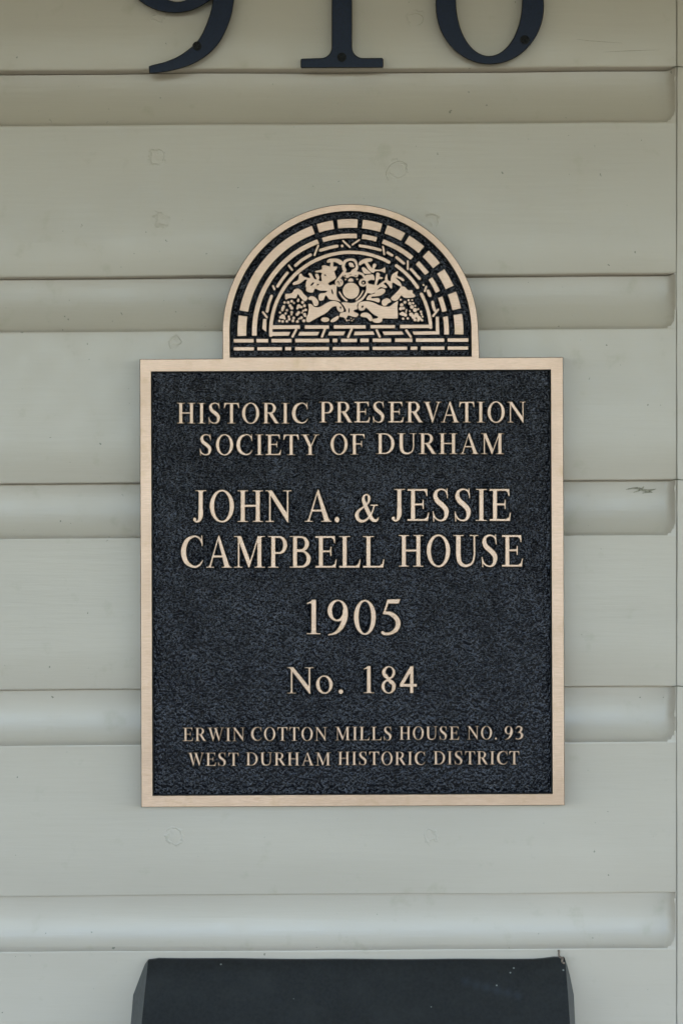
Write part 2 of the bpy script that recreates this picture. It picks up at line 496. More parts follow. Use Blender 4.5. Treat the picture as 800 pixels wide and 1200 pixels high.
def glyph(ch, b):
    """primitives in 1/1000 em (cap height 662) and the outline's x range; b fattens the upright strokes"""
    h = b/2
    if ch == 'A': return [('p', [(326-h,612),(350,674),(372,674),(655+h,15),(522-h,15)]), ('p', [(322,618),(362,640),(134,10),(88,10)]), R(180,212,470,256)] + slab(15,222,0,1,92,130) + slab(444,706,0,1,525-h,652+h), 15, 706
    if ch == 'B': return [stem(108-h,210+h), dbowl(330,500,215,162,150), dbowl(340,182,253,182,150), dbowl(315,505,122-h,117,210+h,True), dbowl(325,185,158-h,145,210+h,True)] + slab(17,140,0,1) + slab(17,140,662,-1), 17, 593
    if ch == 'C': return [K([(606,505),(540,610),(390,656),(180,560),(92+h/2,330),(175,115),(375,20),(530,52),(622,150)], [13,22,22,46+h,56+h,50+h,28,22,10]), ('p', [(586,676),(610,676),(622,452),(598,452)])], 28, 633
    if ch == 'D': return [stem(108-h,210+h), dbowl(330,331,355,331,150), dbowl(315,331,260-h,291,210+h,True)] + slab(16,140,0,1) + slab(16,140,662,-1), 16, 685
    if ch in 'EF':
        g = [stem(109-h,211+h), R(12,622,545,662), ('p', [(546,662),(553,515),(528,515),(505,590),(440,628)]), R(180,322,425,364), ('p', [(400,345),(445,440),(445,245),(400,340)]), R(424,246,448,440)] + slab(12,150,662,-1)
        if ch == 'E': return g + [R(12,0,570,40), ('p', [(597,172),(571,172),(540,80),(455,34),(565,0)])], 12, 597
        return g + slab(12,310,0,1,109-h,211+h), 12, 553
    if ch == 'H': return [stem(106-h,208+h), stem(514-h,616+h), R(190,316,530,360)] + slab(19,296,0,1,106-h,208+h) + slab(19,296,662,-1,106-h,208+h) + slab(426,702,0,1,514-h,616+h) + slab(426,702,662,-1,514-h,616+h), 19, 702
    if ch == 'I': return [stem(116-h,218+h)] + slab(18,315,0,1,116-h,218+h) + slab(18,315,662,-1,116-h,218+h), 18, 315
    if ch == 'J': return [stem(171-h,273+h,170,662), K([(222,240),(218,120),(180,35),(110,4),(60,30)], [51+h,49+h,34,22,26]), ('p', ell(58,52,44,42))] + slab(83,370,662,-1,171-h,273+h), 10, 370
    if ch == 'L': return [stem(109-h,211+h), R(12,0,570,40), ('p', [(598,176),(572,176),(540,85),(455,34),(568,0)])] + slab(12,310,662,-1,109-h,211+h) + slab(12,140,0,1), 12, 598
    if ch == 'M': return [R(118,10,158,630), ('p', [(88,662),(205+h,662),(462,140),(432,0),(408,0)]), ('p', [(660,640),(700,640),(436,0),(412,20),(428,80)]), stem(660-h,762+h)] + slab(12,240,0,1,118,158) + slab(12,160,662,-1) + slab(575,863,0,1,660-h,762+h) + slab(690,863,662,-1,690,762+h), 12, 863
    if ch == 'N': return [R(104,10,144,610), ('p', [(48,662),(178+h,662),(622,140),(622,-11),(600,-11),(98,606)]), R(583,0,622,650)] + slab(12,236,0,1,104,144) + slab(12,120,662,-1) + slab(485,707,662,-1,583,622), 12, 707
    if ch == 'O': return [('p', ell(361,331,327,345)), ('s', ell(361,331,216-h,307))], 34, 688
    if ch == 'P': return [stem(108-h,210+h), dbowl(335,474,207,188,150), dbowl(318,476,118-h,147,210+h,True)] + slab(16,300,0,1,108-h,210+h) + slab(16,140,662,-1), 16, 542
    if ch == 'R': return [stem(108-h,210+h), dbowl(325,489,218,173,150), dbowl(310,491,124-h,132,210+h,True), ('p', [(262-h,330),(390+h,345),(612+h,40),(659,18),(659,0),(505,0)])] + slab(17,300,0,1,108-h,210+h) + slab(17,140,662,-1), 17, 659
    if ch == 'S': return [K([(444,520),(395,620),(268,657),(145,610),(112+h/2,515),(170,415),(290,335),(395,245),(420-h/2,155),(375,50),(258,8),(120,55),(60,160)], [11,20,20,34,46+h,56+h,58+h,56+h,46+h,34,20,20,11]), ('p', [(418,676),(440,676),(455,470),(433,470)]), ('p', [(42,200),(64,200),(82,-14),(60,-14)])], 42, 491
    if ch == 'T': return [stem(253-h,355+h), R(37,622,573,662), ('p', [(32,662),(17,490),(43,490),(70,580),(130,628)]), ('p', [(578,662),(593,490),(567,490),(540,580),(480,628)])] + slab(160,450,0,1,253-h,355+h), 17, 593
    if ch == 'U': return [K([(153,612),(153,400),(155,220),(205,80),(362,18),(540,78),(600,230),(602,400),(602,642)], [51+h,51+h,51+h,45+h,33,24,19,19,19])] + slab(14,300,662,-1,102-h,204+h) + slab(473,705,662,-1,583,621), 14, 705
    if ch == 'V': return [('p', [(88-h,655),(208+h,655),(405,130),(374,-11),(350,-11)]), ('p', [(570,655),(614,655),(374,-11),(352,-11),(372,70)])] + slab(16,290,662,-1,92-h,204+h) + slab(490,697,662,-1,574,610), 16, 697
    if ch == 'W': return [('p', [(72-h,655),(188+h,655),(355,130),(325,-11),(302,-11)]), ('p', [(302,-11),(326,-11),(484,560),(446,540),(322,80)]), ('p', [(388-h,655),(500+h,655),(690,130),(660,-11),(637,-11)]), ('p', [(822,655),(864,655),(660,-11),(638,-11),(658,80)])] + slab(5,270,662,-1,76-h,184+h) + slab(325,590,662,-1,392-h,496+h) + slab(738,932,662,-1,826,860), 5, 932
    if ch == 'Y': return [stem(311-h,413+h,0,290), ('p', [(88-h,655),(208+h,655),(413+h,300),(413,260),(311-h,270)]), ('p', [(572,655),(616,655),(410,262),(372,290)])] + slab(22,320,662,-1,92-h,204+h) + slab(485,703,662,-1,576,612) + slab(215,510,0,1,311-h,413+h), 22, 703
    if ch == '.': return [('p', ell(125,45,60,60))], 65, 185
    if ch == '&': return [K([(745,95),(690,35),(620,25),(535,75),(410,280),(320,455),(290,560),(335,645),(415,650),(465,575),(425,455),(280,350),(140,250),(95,140),(165,35),(290,12),(430,80),(545,220),(610,380)], [12,30,42,52,54,50,40,22,24,36,28,24,40,50,46,36,26,22,20]), R(500,384,722,416)], 42, 750
    if ch == 'o': return [('p', ell(250,225,221,235)), ('s', ell(250,225,131-h,200,40,0,360,10))], 29, 470
    if ch == '0': return [('p', ell(250,331,226,345)), ('s', ell(250,331,130-h,310))], 24, 476
    if ch == '1': return [stem(204-h,302+h,0,676), ('p', [(118,585),(112,612),(260,676),(302+h,676),(302+h,600),(204,598),(170,606)])] + slab(111,394,0,1,204-h,302+h), 111, 394
    if ch == '3': return [K([(62,535),(120,620),(225,645),(330,600),(345,500),(280,400),(170,345)], [14,28,32,42,46+h,38,16]), K([(170,350),(290,335),(375,240),(365,120),(250,30),(130,12),(75,35)], [16,32,50+h,48+h,32,26,36])], 43, 431
    if ch == '4': return [stem(292-h,382+h,0,676), R(14,160,472,232), ('p', [(302,676),(350,676),(350,580),(95,200),(14,200),(14,236)])], 12, 472
    if ch == '5': return [('p', [(160,680),(428,690),(400,602),(140,598)]), ('p', [(160,676),(196,640),(112,400),(72,400)]), K([(85,410),(205,408),(335,330),(385,215),(345,95),(230,20),(110,8),(62,32)], [20,40,50+h,50+h,44,30,30,32])], 32, 438
    if ch == '8': return [('p', ell(250,512,180,164)), ('p', ell(250,168,196,182)), ('s', ell(262,520,98-h,126,40,0,360,-8)), ('s', ell(242,158,104-h,140,40,0,360,8)), K([(175,440),(320,260)], [44,44])], 56, 445
    if ch == '9': return [('p', ell(238,463,208,213)), ('s', ell(238,468,114-h,178,40,0,360,-6)), K([(396,460),(392,320),(320,150),(200,30),(50,-12)], [52+h,54+h,46,28,10])], 30, 459
    raise KeyError(ch)

ADV = dict(A=722,B=667,C=667,D=722,E=611,F=556,H=722,I=333,J=389,L=611,M=889,N=722,O=722,P=556,R=667,S=556,T=611,U=722,V=722,W=944,Y=722)
ADV.update({'&': 778, '.': 250, 'o': 500, '0': 500, '1': 500, '3': 500, '4': 500, '5': 500, '8': 500, '9': 500})
KERN = {'AT': -90, 'TA': -80, 'VA': -110, 'AV': -110, 'A.': -40, 'RV': -60, 'TY': -10, 'ST': -8, 'FD': 0, 'No': -20, 'o.': 15, 'WE': -10, 'CT': -20, 'AM': 0, '19': -45}

def word_fields(word, x0, x1, ytop, ybase, b, grow, track, cap=662):
    """set one word between x0 and x1; returns a Field in photo units"""
    pos = []; cx = 0
    for i, ch in enumerate(word):
        pos.append(cx)
        cx += ADV[ch] + track + (KERN.get(word[i:i+2], 0))
    l0 = glyph(word[0], b)[1]; r1 = pos[-1] + glyph(word[-1], b)[2]
    sx = (x1 - x0 - 2*grow) / (r1 - l0)
    sy = (ybase - ytop - 2*grow) / cap
    ox = x0 + grow - l0*sx
    F = Field(x0-4, ytop-5, x1+4, ybase+7, 0.3)
    yb = ybase - grow
    for ch, px in zip(word, pos):
        G = Field(x0-4, ytop-5, x1+4, ybase+7, 0.3)
        lo = ox + px*sx - 4; hi = ox + (px + glyph(ch, b)[2])*sx + 4
        for pr in glyph(ch, b)[0]:
            if pr[0] == 'k':
                q = catmull([(x, y, r) for (x, y), r in zip(pr[1], pr[2])], 6, closed=False)
                G.stroke([(ox+(px+x)*sx, yb-y*sy) for x, y, r in q], [r*(sx+sy)/2 for x, y, r in q], curve=False)
            else:
                G.poly([(ox+(px+x)*sx, yb-y*sy) for x, y in pr[1]], sub=(pr[0] == 's'))
        F.F = np.minimum(F.F, G.F - grow)
    return F

# ---------------------------------------------------------------- the plaque
D_BACK, D_RIM, D_TOP, D_FRAME = 0.0110, 0.0126, 0.0136, 0.0142
plaque = empty('plaque', P(413, 945, 0.0), 'dark bronze historic plaque with arched fanlight crest, screwed flat on siding', 'plaque')
plaque['label'] = 'dark bronze historic plaque with arched top and raised lettering on the siding'
ACX, ACY = 410.5, 388.8
def quad_edge(n=24):
    pass
outer = [(165.6,946.0),(661.2,943.8),(659.3,418.6),(561.5,419.2)]
outer += [(ACX+149.6*math.cos(math.radians(a)), ACY-149.6*math.sin(math.radians(a))) for a in np.linspace(0, 180, 90)]
outer += [(260.9,420.4),(164.0,421.0)]
inner = [(179.3,932.2),(646.7,930.0),(644.7,433.4),(177.4,435.7)]
arch_in = [(552.0,417.6)] + [(ACX+141.2*math.cos(math.radians(a)), ACY-141.2*math.sin(math.radians(a))) for a in np.linspace(0, 180, 80)] + [(269.7,418.8)]
outer, inner, arch_in = (np.array(q) for q in (outer, inner, arch_in))
bm = bmesh.new()
relief(bm, [outer, inner, arch_in], 0.0004, D_FRAME, 0.55, 0.0004, 0, 1, 1)
link('border', bm, [M_BRONZE, M_SIDE], plaque, smooth=30)

# black stippled ground of the plaque with the smooth painted flanks of border, letters and ornament
back = bmesh.new()
for q in (inner, arch_in):
    q2 = q if signed(q) > 0 else q[::-1]
    big = inset(q2, -3.0)
    relief(back, [big], 0.0010, D_BACK)
    relief(back, [inset(q2, -1.5), inset(q2, 1.5)], D_BACK-0.0005, D_RIM, 0.7, 0.0012, 1, 1)

# lines of text: (word, x0, x1, top, baseline)
LINES = [
  ('HISTORIC PRESERVATION', 10, .14, 62, [('HISTORIC',207.6,360.8,472.0,496.4),('PRESERVATION',374.0,615.6,470.6,495.2)]),
  ('SOCIETY OF DURHAM', 10, .14, 62, [('SOCIETY',234.2,374.0,509.0,533.4),('OF',387.0,427.2,508.4,532.8),('DURHAM',440.6,590.2,507.6,532.2)]),
  ('JOHN A. & JESSIE', 4, .16, 46, [('JOHN',226.0,341.6,574.4,611.8),('A.',357.0,397.6,574.2,611.6),('&',415.6,443.8,578.6,611.4),('JESSIE',458.4,598.4,572.8,610.6)]),
  ('CAMPBELL HOUSE', 4, .16, 46, [('CAMPBELL',212.2,450.2,628.0,665.4),('HOUSE',467.0,612.4,626.8,664.2)]),
  ('1905', -6, .14, 55, [('1905',359.4,469.4,702.6,743.4)]),
  ('No. 184', -2, .14, 50, [('No.',336.6,402.0,781.8,812.8),('184',425.8,488.0,780.4,812.4)]),
  ('ERWIN COTTON MILLS HOUSE NO. 93', 16, .06, 70, [('ERWIN',214.4,286.8,852.6,868.6),('COTTON',294.2,383.0,852.0,868.2),('MILLS',392.6,458.8,851.6,867.6),('HOUSE',467.6,537.8,851.2,867.0),('NO.',547.0,581.8,850.8,866.6),('93',590.8,612.4,850.6,866.4)]),
  ('WEST DURHAM HISTORIC DISTRICT', 16, .06, 70, [('WEST',220.2,279.8,882.0,897.6),('DURHAM',288.0,387.4,881.6,897.2),('HISTORIC',395.8,497.8,880.8,896.6),('DISTRICT',507.4,608.0,880.2,896.0)]),
]
for li, (txt, b, grow, track, words) in enumerate(LINES):
    bm = bmesh.new()
    rimw = 1.5 if li < 6 else 1.15
    for wd, x0, x1, yt, yb in words:
        cap = 676 if wd in ('1905', '184', '&', '93') else 662
        F = word_fields(wd, x0, x1, yt, yb, b, grow, track, cap)
        relief(bm, F.contours(0.0, 0.02), D_RIM-0.0003, D_TOP, 0.42, None, 0, 1)
        relief(back, F.contours(rimw, 0.05), D_BACK-0.0006, D_RIM, 0.6, 0.0012, 1, 1)
    o = link('text_line', bm, [M_BRONZE, M_RIM], plaque, smooth=30, label='raised bronze lettering reading ' + txt)

# ---- ornament of the arch, traced in crops of the picture
def crop(ox, oy, sc, pts): return [(ox+u/sc, oy+v/sc) for u, v in pts]
c13 = 40/3.0
def cA(p): return crop(320,335,c13,p)
def cB(p): return crop(340,298,c13,p)
def cC(p): return crop(380,298,c13,p)
def cD(p): return crop(380,335,c13,p)
def cE(p): return crop(415,298,c13,p)
def cF(p): return crop(420,335,c13,p)
def cG(p): return crop(450,320,c13,p)
def cH(p): return crop(450,340,c13,p)
def z5(p): return crop(310,290,800/110.0,p)
def q1(p): return crop(310,265,8,p)
def q2(p): return crop(410,265,8,p)
def p1(p): return crop(290,340,8,p)
def p2(p): return crop(380,340,8,p)
def p3(p): return crop(460,340,8,p)
def ornament(): return Field(262, 240, 560, 420, 0.3)
def sm(pts): return catmull(pts, 4)
def dots(F, f, L):
    for u, v, r in L: F.poly(f([(x, y) for x, y in ell(u, v, 0.9*r, 0.9*r, 14)]))

# bricks
F = ornament()
def arcbrick(r0, r1, a0, a1):
    n = max(4, int((a1-a0)/2)+2); A = np.radians(np.linspace(a0, a1, n))
    F.poly([(ACX+r1*math.cos(a), ACY-r1*math.sin(a)) for a in A] + [(ACX+r0*math.cos(a), ACY-r0*math.sin(a)) for a in A[::-1]], grow=0.5)
G_ = 0.5
for a0, a1 in ((-1.4,9.2),(12,20.9),(24.1,33.8),(37.6,46.2),(49.2,58.6),(61,70.9),(73.6,83.7),(86.3,96.7),(99,107.4),(110,169),(171.6,182.2)):
    arcbrick(121.9+G_, 132.2-G_, a0+.2, a1-.2)
for a0, a1 in ((-1.6,9.1),(12.2,21.1),(24.6,33.8),(37.3,46),(50.2,70.4),(74.3,83),(86.2,106.8),(109.6,182.4)):
    arcbrick(109.6+G_, 115.2-G_, a0+.2, a1-.2)
def arcline(r, a0, a1, w_):
    A = np.radians(np.linspace(a0, a1, max(3, int(abs(a1-a0)/3)+2)))
    F.stroke([(ACX+r*math.cos(a), ACY-r*math.sin(a)) for a in A], w_, curve=False)
arcline(93.2, 182.5, 61.2, 2.05); arcline(94.2, 55.2, 33.6, 2.0); arcline(94.0, 28, 3.2, 2.0)
for f, pts in ((p1,[(212,330),(490,328),(490,362),(210,365)]), (p1,[(538,330),(762,330),(762,361),(538,362)]), (p2,[(90,329),(385,329),(385,359),(90,360)]),
               (p2,[(432,328),(660,328),(660,357),(432,358)]), (p3,[(68,326),(366,324),(366,354),(68,357)]),
               (p1,[(210,393),(400,392),(385,427),(235,428)]), (p1,[(490,392),(672,392),(655,424),(476,425)]), (p2,[(46,390),(195,389),(178,423),(34,424)]),
               (p2,[(286,390),(456,388),(468,417),(276,423)]), (p2,[(545,389),(725,388),(742,415),(560,421)]),
               (p3,[(185,389),(435,386),(434,415),(198,418)]), (p3,[(403,250),(430,250),(435,415),(404,415)]),
               (p1,[(147,272),(177,270),(175,390),(140,362)])):
    F.poly(f(pts), grow=0.15)
yc = lambda x: 397.2 - (x-274)*0.9/275
for a, b_ in ((273.9,297.3),(300.4,314.2),(318.1,341.6),(345.9,385.7),(389.7,395.2),(399.4,418),(422,431.8),(436.4,458),(462.6,483),(487.1,520.2),(524.1,548.4)):
    F.poly([(a+.4,yc(a)+.4),(b_-.4,yc(b_)+.4),(b_-.4,yc(b_)+3.9),(a+.4,yc(a)+3.9)], grow=0.4)
for a, b_ in ((273.9,297.7),(301.5,330.4),(334.1,341.2),(345.7,385.5),(389.7,432.2),(436.4,476.8),(480.7,488.7),(492.9,520.5),(524.1,548.2)):
    F.poly([(a+.4,yc(a)+10.0),(b_-.4,yc(b_)+10.0),(b_-.4,yc(b_)+13.2),(a+.4,yc(a)+13.2)], grow=0.4)
for f, pts, w_ in ((p1,[(455,372),(422,434)],1.4),(p1,[(725,367),(698,435)],1.4),(p2,[(255,367),(222,438)],1.4),(p2,[(490,377),(518,437)],1.4),(p3,[(127,377),(168,437)],1.4),
                   (p1,[(145,208),(181,253)],1.3),(p1,[(226,56),(200,125),(184,198)],1.75),(q1,[(213,438),(165,500),(122,563)],1.75),
                   (q1,[(80,562),(93,592)],1.3),(q1,[(228,370),(258,410)],1.2),(q1,[(290,368),(355,315),(430,270)],1.8),(q1,[(502,184),(467,272)],1.2),
                   (q1,[(525,226),(600,204),(678,187)],1.9),(q2,[(22,173),(85,130)],1.1),(q2,[(92,184),(190,200),(284,224)],1.75),(q2,[(309,194),(320,262)],1.2),
                   (q2,[(352,248),(394,274)],1.6),(q2,[(436,294),(502,348)],1.75),(q2,[(540,330),(540,402)],1.2),(q2,[(572,405),(650,492)],1.75),
                   (cG,[(655,212),(632,282)],1.2),(cG,[(684,280),(712,350)],2.0),(p3,[(373,112),(380,150),(393,188)],1.8),(p3,[(424,183),(377,242)],1.3)):
    F.stroke(f(pts), w_)
F.stroke([(402.0,282.3),(409.8,289.6)], 1.15)
dots(F, q1, [(726,186,15)]); dots(F, cG, [(612,185,20)])
bricks = F

FL = ornament()      # left spray
FL.poly(sm(cB([(45,478),(46,440),(120,398),(138,320),(170,300),(205,342),(270,366),(312,362),(285,312),(300,290),(335,310),(375,380),(412,388),(388,330),(402,305),(435,310),(458,370),(442,402),(490,418),(482,340),(490,290),(400,284),(390,262),(488,236),(495,182),(540,170),(615,188),(690,190),(735,195),(718,240),(690,270),(716,350),(706,385),(625,430),(595,455),(620,480),(660,470),(715,480)])
  + cD([(192,20),(190,130),(212,192),(258,248),(200,232),(100,216),(45,200)]) + z5([(545,438),(520,408),(500,448),(464,450),(464,398),(515,386),(530,370),(470,368),(430,352),(410,385),(360,375),(354,348),(370,325)]) + cB([(242,520),(248,430),(262,404),(228,398),(175,440),(130,466),(70,480)])), m=3)
FL.poly(sm(cC([(38,112),(70,75),(150,65),(230,75),(282,112),(272,160),(238,165),(205,138),(142,122),(136,185),(88,185),(95,132),(50,132)])))
for u, v, rx, ry, rot in ((345,465,36,13,-45),(432,474,20,9,-25),(545,326,17,9,10)):
    FL.poly(cB(ell(u,v,rx,ry,16,0,360,rot)), sub=True)
FL.poly(cD(ell(122,92,11,44,16,0,360,-14)), sub=True)
FL.poly(cB([(592,466),(625,430),(695,392),(682,440),(655,476),(618,486)]), sub=True)
FL.poly(sm(cA([(190,130),(230,122),(290,112),(330,60),(385,42),(435,65),(480,125),(540,185),(522,225),(495,240),(455,215),(420,175),(385,130),(362,185),(330,195),(260,190),(195,212)])))
FL.poly(sm(cA([(548,195),(575,165),(620,160),(670,190),(705,240),(705,290),(670,318),(635,305),(620,265),(600,225),(560,220)])))
FL.poly(z5(ell(515,615,36,21,20))); FL.poly(sm(cD([(95,545),(130,510),(200,470),(228,478),(215,520),(160,560),(110,568)])))

FR = ornament()      # right spray
FR.poly(sm(cE([(70,140),(100,100),(170,68),(260,62),(287,90),(265,112),(212,125),(245,175),(275,215),(285,165),(310,145),(345,155),(335,195),(315,232),(390,240),(450,215),(480,200),(480,292),(420,268),(330,265),(300,290),(262,278),(215,236),(180,170),(150,140),(95,172),(70,165)])))
FR.poly(sm(cE([(118,212),(150,203),(205,245),(262,288),(255,300),(160,303),(130,265)])))
FR.poly(sm(cE([(178,325),(240,318),(300,322),(316,400),(262,398),(212,425),(230,460),(275,470),(318,520),(300,600),(190,600),(195,520),(205,450),(168,372)])))
FR.poly(sm(cE([(345,292),(372,285),(400,310),(395,345),(445,362),(432,386),(385,390),(360,440),(335,515),(306,515),(325,430),(336,360)])))
FR.poly(sm(cE([(300,600),(318,545),(360,495),(420,440),(480,402),(472,380),(508,305),(522,392),(562,418),(575,350),(600,305),(680,265),(672,332),(745,365),(782,402),(758,422),(700,384),(650,372),(720,440),(740,505),(690,490),(600,445),(590,520),(570,535),(522,470),(490,440),(462,460),(512,510),(480,530),(402,515),(345,575)])))
FR.poly(sm(cF([(122,0),(128,60),(165,75),(185,122),(240,112),(262,70),(320,28),(300,-10),(200,-20)])))
FR.poly(sm(cF([(122,205),(150,152),(205,132),(242,122),(262,90),(320,52),(380,40),(418,70),(400,115),(340,150),(270,165),(205,168),(208,194),(300,188),(332,215),(318,260),(250,240),(180,226),(130,222)])))
FR.poly(sm(cF([(360,250),(380,215),(440,190),(490,215),(505,250),(460,275),(425,312),(375,305)])))
FR.poly(sm(cF([(30,470),(45,430),(120,415),(180,445),(215,500),(205,545),(175,550),(130,500),(70,490)])))
FR.poly(sm(cG([(105,400),(120,370),(200,290),(245,235),(262,208),(320,215),(370,265),(440,265),(445,310),(482,345),(470,375),(380,390),(310,385),(265,350),(230,400),(180,435),(130,430)])))

HL = ornament()      # horns of plenty
HL.poly(sm(cA([(520,560),(570,565),(650,520),(740,470)]) + cD([(0,440),(50,405),(110,345),(150,322),(185,322),(195,355),(215,390),(245,412),(290,405),(303,372),(268,302),(218,254),(150,234),(80,245),(0,288)]) + cA([(720,330),(650,330),(610,295),(570,278),(548,290),(555,340),(550,400),(545,440),(522,480),(515,520)])))
HL.poly(cD(ell(252,340,13,18,16)), sub=True)
HR = ornament()
HR.poly(sm(cD([(522,330),(530,295)]) + cF([(0,272),(35,252),(100,240),(180,247),(260,272),(320,302),(400,320),(480,320),(540,280),(600,240),(614,250),(605,330),(612,420),(610,492),(598,510),(480,512),(375,510),(370,550),(320,578),(250,575),(210,545),(215,520),(290,505),(300,480),(250,455),(190,410),(130,350),(110,345),(90,375),(40,388),(0,365)])))
HR.poly(cF(ell(60,325,14,20,16,0,360,30)), sub=True)

GL = ornament(); GR = ornament()
dots(GL, cA, [(180,260,24),(235,260,27),(290,240,25),(325,268,20),(265,310,28),(290,345,30),(390,235,23),(395,212,18),(402,318,35),(440,330,24),(378,350,20),(460,255,28),(490,310,28),(508,375,25),(470,388,20),(452,418,17),(492,445,28),(440,500,28),(402,515,18),(480,545,28),(500,470,22),(155,345,30),(165,322,23),(145,378,23),(215,380,22),(108,418,20),(195,432,22),(150,480,42),(115,492,24),(178,510,22),(98,548,24),(150,555,24),(215,552,24),(245,482,22),(290,415,25),(252,520,25),(322,502,25),(310,547,26),(288,450,18),(398,418,28),(375,445,27),(378,558,26)])
GL.poly(cA(ell(286,482,14,20,14)), sub=True); GL.poly(cA(ell(288,272,26,8,14)), sub=True); GL.poly(cA(ell(348,330,11,17,14)), sub=True); GL.poly(cA(ell(500,505,13,20,14)), sub=True)
dots(GR, cH, [(256,150,21),(322,190,28),(272,230,32),(258,290,30),(300,282,28),(285,370,38),(328,388,32),(345,312,18),(252,372,20),(340,342,16),(295,445,23),(367,442,23),(380,158,21),(400,210,30),(435,155,17),(450,205,21),(482,245,19),(530,295,19),(573,338,22),(582,378,20),(597,415,20),(590,470,23),(432,262,34),(480,310,38),(420,380,36),(400,328,16),(500,390,42),(458,420,38),(540,430,34),(480,465,28),(532,470,27),(565,448,22)])
GR.poly(cH(ell(428,335,9,18,12,0,360,20)), sub=True); GR.poly(cH(ell(558,392,10,16,12)), sub=True)

ME = ornament(); ME.poly(ell(411.1,340.7,9.7,9.6,48))
CR = ornament()      # crest round the medallion
CR.stroke(cC([(318,250),(294,185),(322,112),(400,82),(470,98),(504,165),(500,225),(450,262)]), [2.1,1.8,1.8,1.4,1.6,1.4,1.9,2.2])
dots(CR, cC, [(420,165,38),(398,148,24),(452,188,18)])
CR.stroke(cC([(300,285),(235,365),(190,425)]), 1.5); CR.poly(cC(ell(230,442,64,66,24)))
CR.stroke(cC([(198,436),(222,428),(236,470)]), 0.45, sub=True); CR.poly(cC(ell(262,425,7,14,10)), sub=True)
CR.stroke(cC([(510,285),(590,312),(632,375),(655,440)]), 1.4); CR.poly(cC(ell(602,442,66,64,24))); CR.poly(cC(ell(612,440,36,34,20)), sub=True); dots(CR, cC, [(606,445,16)])
CR.poly(sm(cC([(300,262),(340,285),(400,278),(440,245),(500,255),(532,310),(505,360),(440,342),(400,348),(360,372),(310,352),(286,310)])))
CR.poly(cC(ell(325,336,10,14,12)), sub=True); CR.poly(cC(ell(408,312,18,5,12,0,360,-18)), sub=True); CR.poly(cC(ell(488,335,16,6,12)), sub=True)
dots(CR, cC, [(330,393,16),(512,390,16)])
CR.poly(sm(cC([(370,412),(390,380),(430,377),(456,412),(440,425),(385,425)])))
CR.stroke([cC([(672,470)])[0]] + cD([(668,60),(632,150),(560,228),(500,258)]), [1.4,1.3,1.3,1.4,1.2])
CR.stroke(cD([(235,98),(282,172),(345,230)]), [0.9,1.1,1.2]); CR.stroke(cD([(602,80),(560,155),(500,216)]), [0.8,0.9,1.1])
CR.poly(sm(cD([(262,264),(330,256),(410,268),(500,256),(528,262),(510,310),(512,362),(470,375),(462,402),(532,440),(500,488),(440,482),(400,468),(370,480),(330,508),(290,492),(240,482),(245,430),(290,412),(338,400),(322,350),(295,302)])))
CR.poly(cD(ell(384,385,9,38,14,0,360,4)), sub=True); CR.poly(cD(ell(378,480,20,16,14)), sub=True)
dots(CR, cD, [(350,540,17),(384,536,13),(415,508,13),(430,545,13),(455,522,11),(330,515,14)])

ALL = ornament(); ALL.F = np.minimum.reduce([f.F for f in (bricks, FL, FR, HL, HR, GL, GR, ME, CR)])
relief(back, ALL.contours(1.0, 0.05), D_BACK-0.0006, D_RIM, 0.5, 0.0012, 1, 1)
link('back_panel', back, [M_STIP, M_RIM], plaque, smooth=40)
def orn(name, f, lift, label=None):
    bm = bmesh.new(); relief(bm, f.contours(0.0, 0.025), D_RIM-0.0003-lift, D_TOP+lift, 0.18, None, 0, 1)
    link(name, bm, [M_BRONZE, M_RIM], plaque, smooth=30, label=label)
orn('brick_arch', bricks, 0.0)
orn('flower_spray', FL, 0.00004, 'leafy spray left of the medallion'); orn('flower_spray', FR, 0.00004, 'leafy spray right of the medallion')
orn('cornucopia', HL, 0.00012, 'horn curling left of the medallion'); orn('cornucopia', HR, 0.00012, 'horn curling right of the medallion')
orn('grape_cluster', GL, 0.00016, 'fruit cluster at the left end of the crest'); orn('grape_cluster', GR, 0.00016, 'fruit cluster at the right end of the crest')
orn('scroll_crest', CR, 0.00008); orn('medallion', ME, 0.0002)

# ---------------------------------------------------------------- house numbers above the plaque
def number(field, base, label, screws):
    t = empty('house_number', P(*base), label, 'house number', 'house numbers above the plaque')
    bm = bmesh.new(); relief(bm, field.contours(0.0, 0.04), 0.0003, 0.0075, 1.0, 0.0011, 0, 1, 1)
    n = link('numeral', bm, [M_NUM, M_NUMSIDE], t, smooth=35)
    for sx, sy, rot in screws:
        F = Field(sx-9, sy-9, sx+9, sy+9, 0.2)
        F.poly(ell(sx, sy, 5.6, 5.6, 40)); F.poly(ell(sx, sy, 4.6, 4.6, 40), sub=True)
        H = Field(sx-9, sy-9, sx+9, sy+9, 0.2); H.poly(ell(sx, sy, 5.4, 5.4, 40))
        for a in (rot, rot+90):
            c, s_ = math.cos(math.radians(a)), math.sin(math.radians(a))
            H.stroke([(sx-3.1*c, sy-3.1*s_), (sx+3.1*c, sy+3.1*s_)], 0.8, sub=True, curve=False)
        bm = bmesh.new()
        relief(bm, H.contours(0.0, 0.03), 0.0073, 0.00815, 0.9, 0.00045)
        sc = link('screw', bm, M_SCREW, t, smooth=40)
        bm = bmesh.new(); relief(bm, [np.array(ell(sx, sy, 5.2, 5.2, 24))], 0.0072, 0.0076)
        link('cross_recess', bm, M_RIM, sc, smooth=40)
    return t
F = Field(130, -150, 290, 100, 0.5)
F.poly(ell(204.5,-52,66,67.5,60)); F.poly(ell(208,-60,38,62,60), sub=True)
tail = catmull([(175,86),(205,82.2),(232,72),(254,54),(268,28),(274.5,0),(276,-40),(270,-70),(262,-78),(250,-60),(250,-30),(249.5,-2),(245,20),(233,46),(214,63),(195,72),(174,78)], 6)
F.poly(tail)
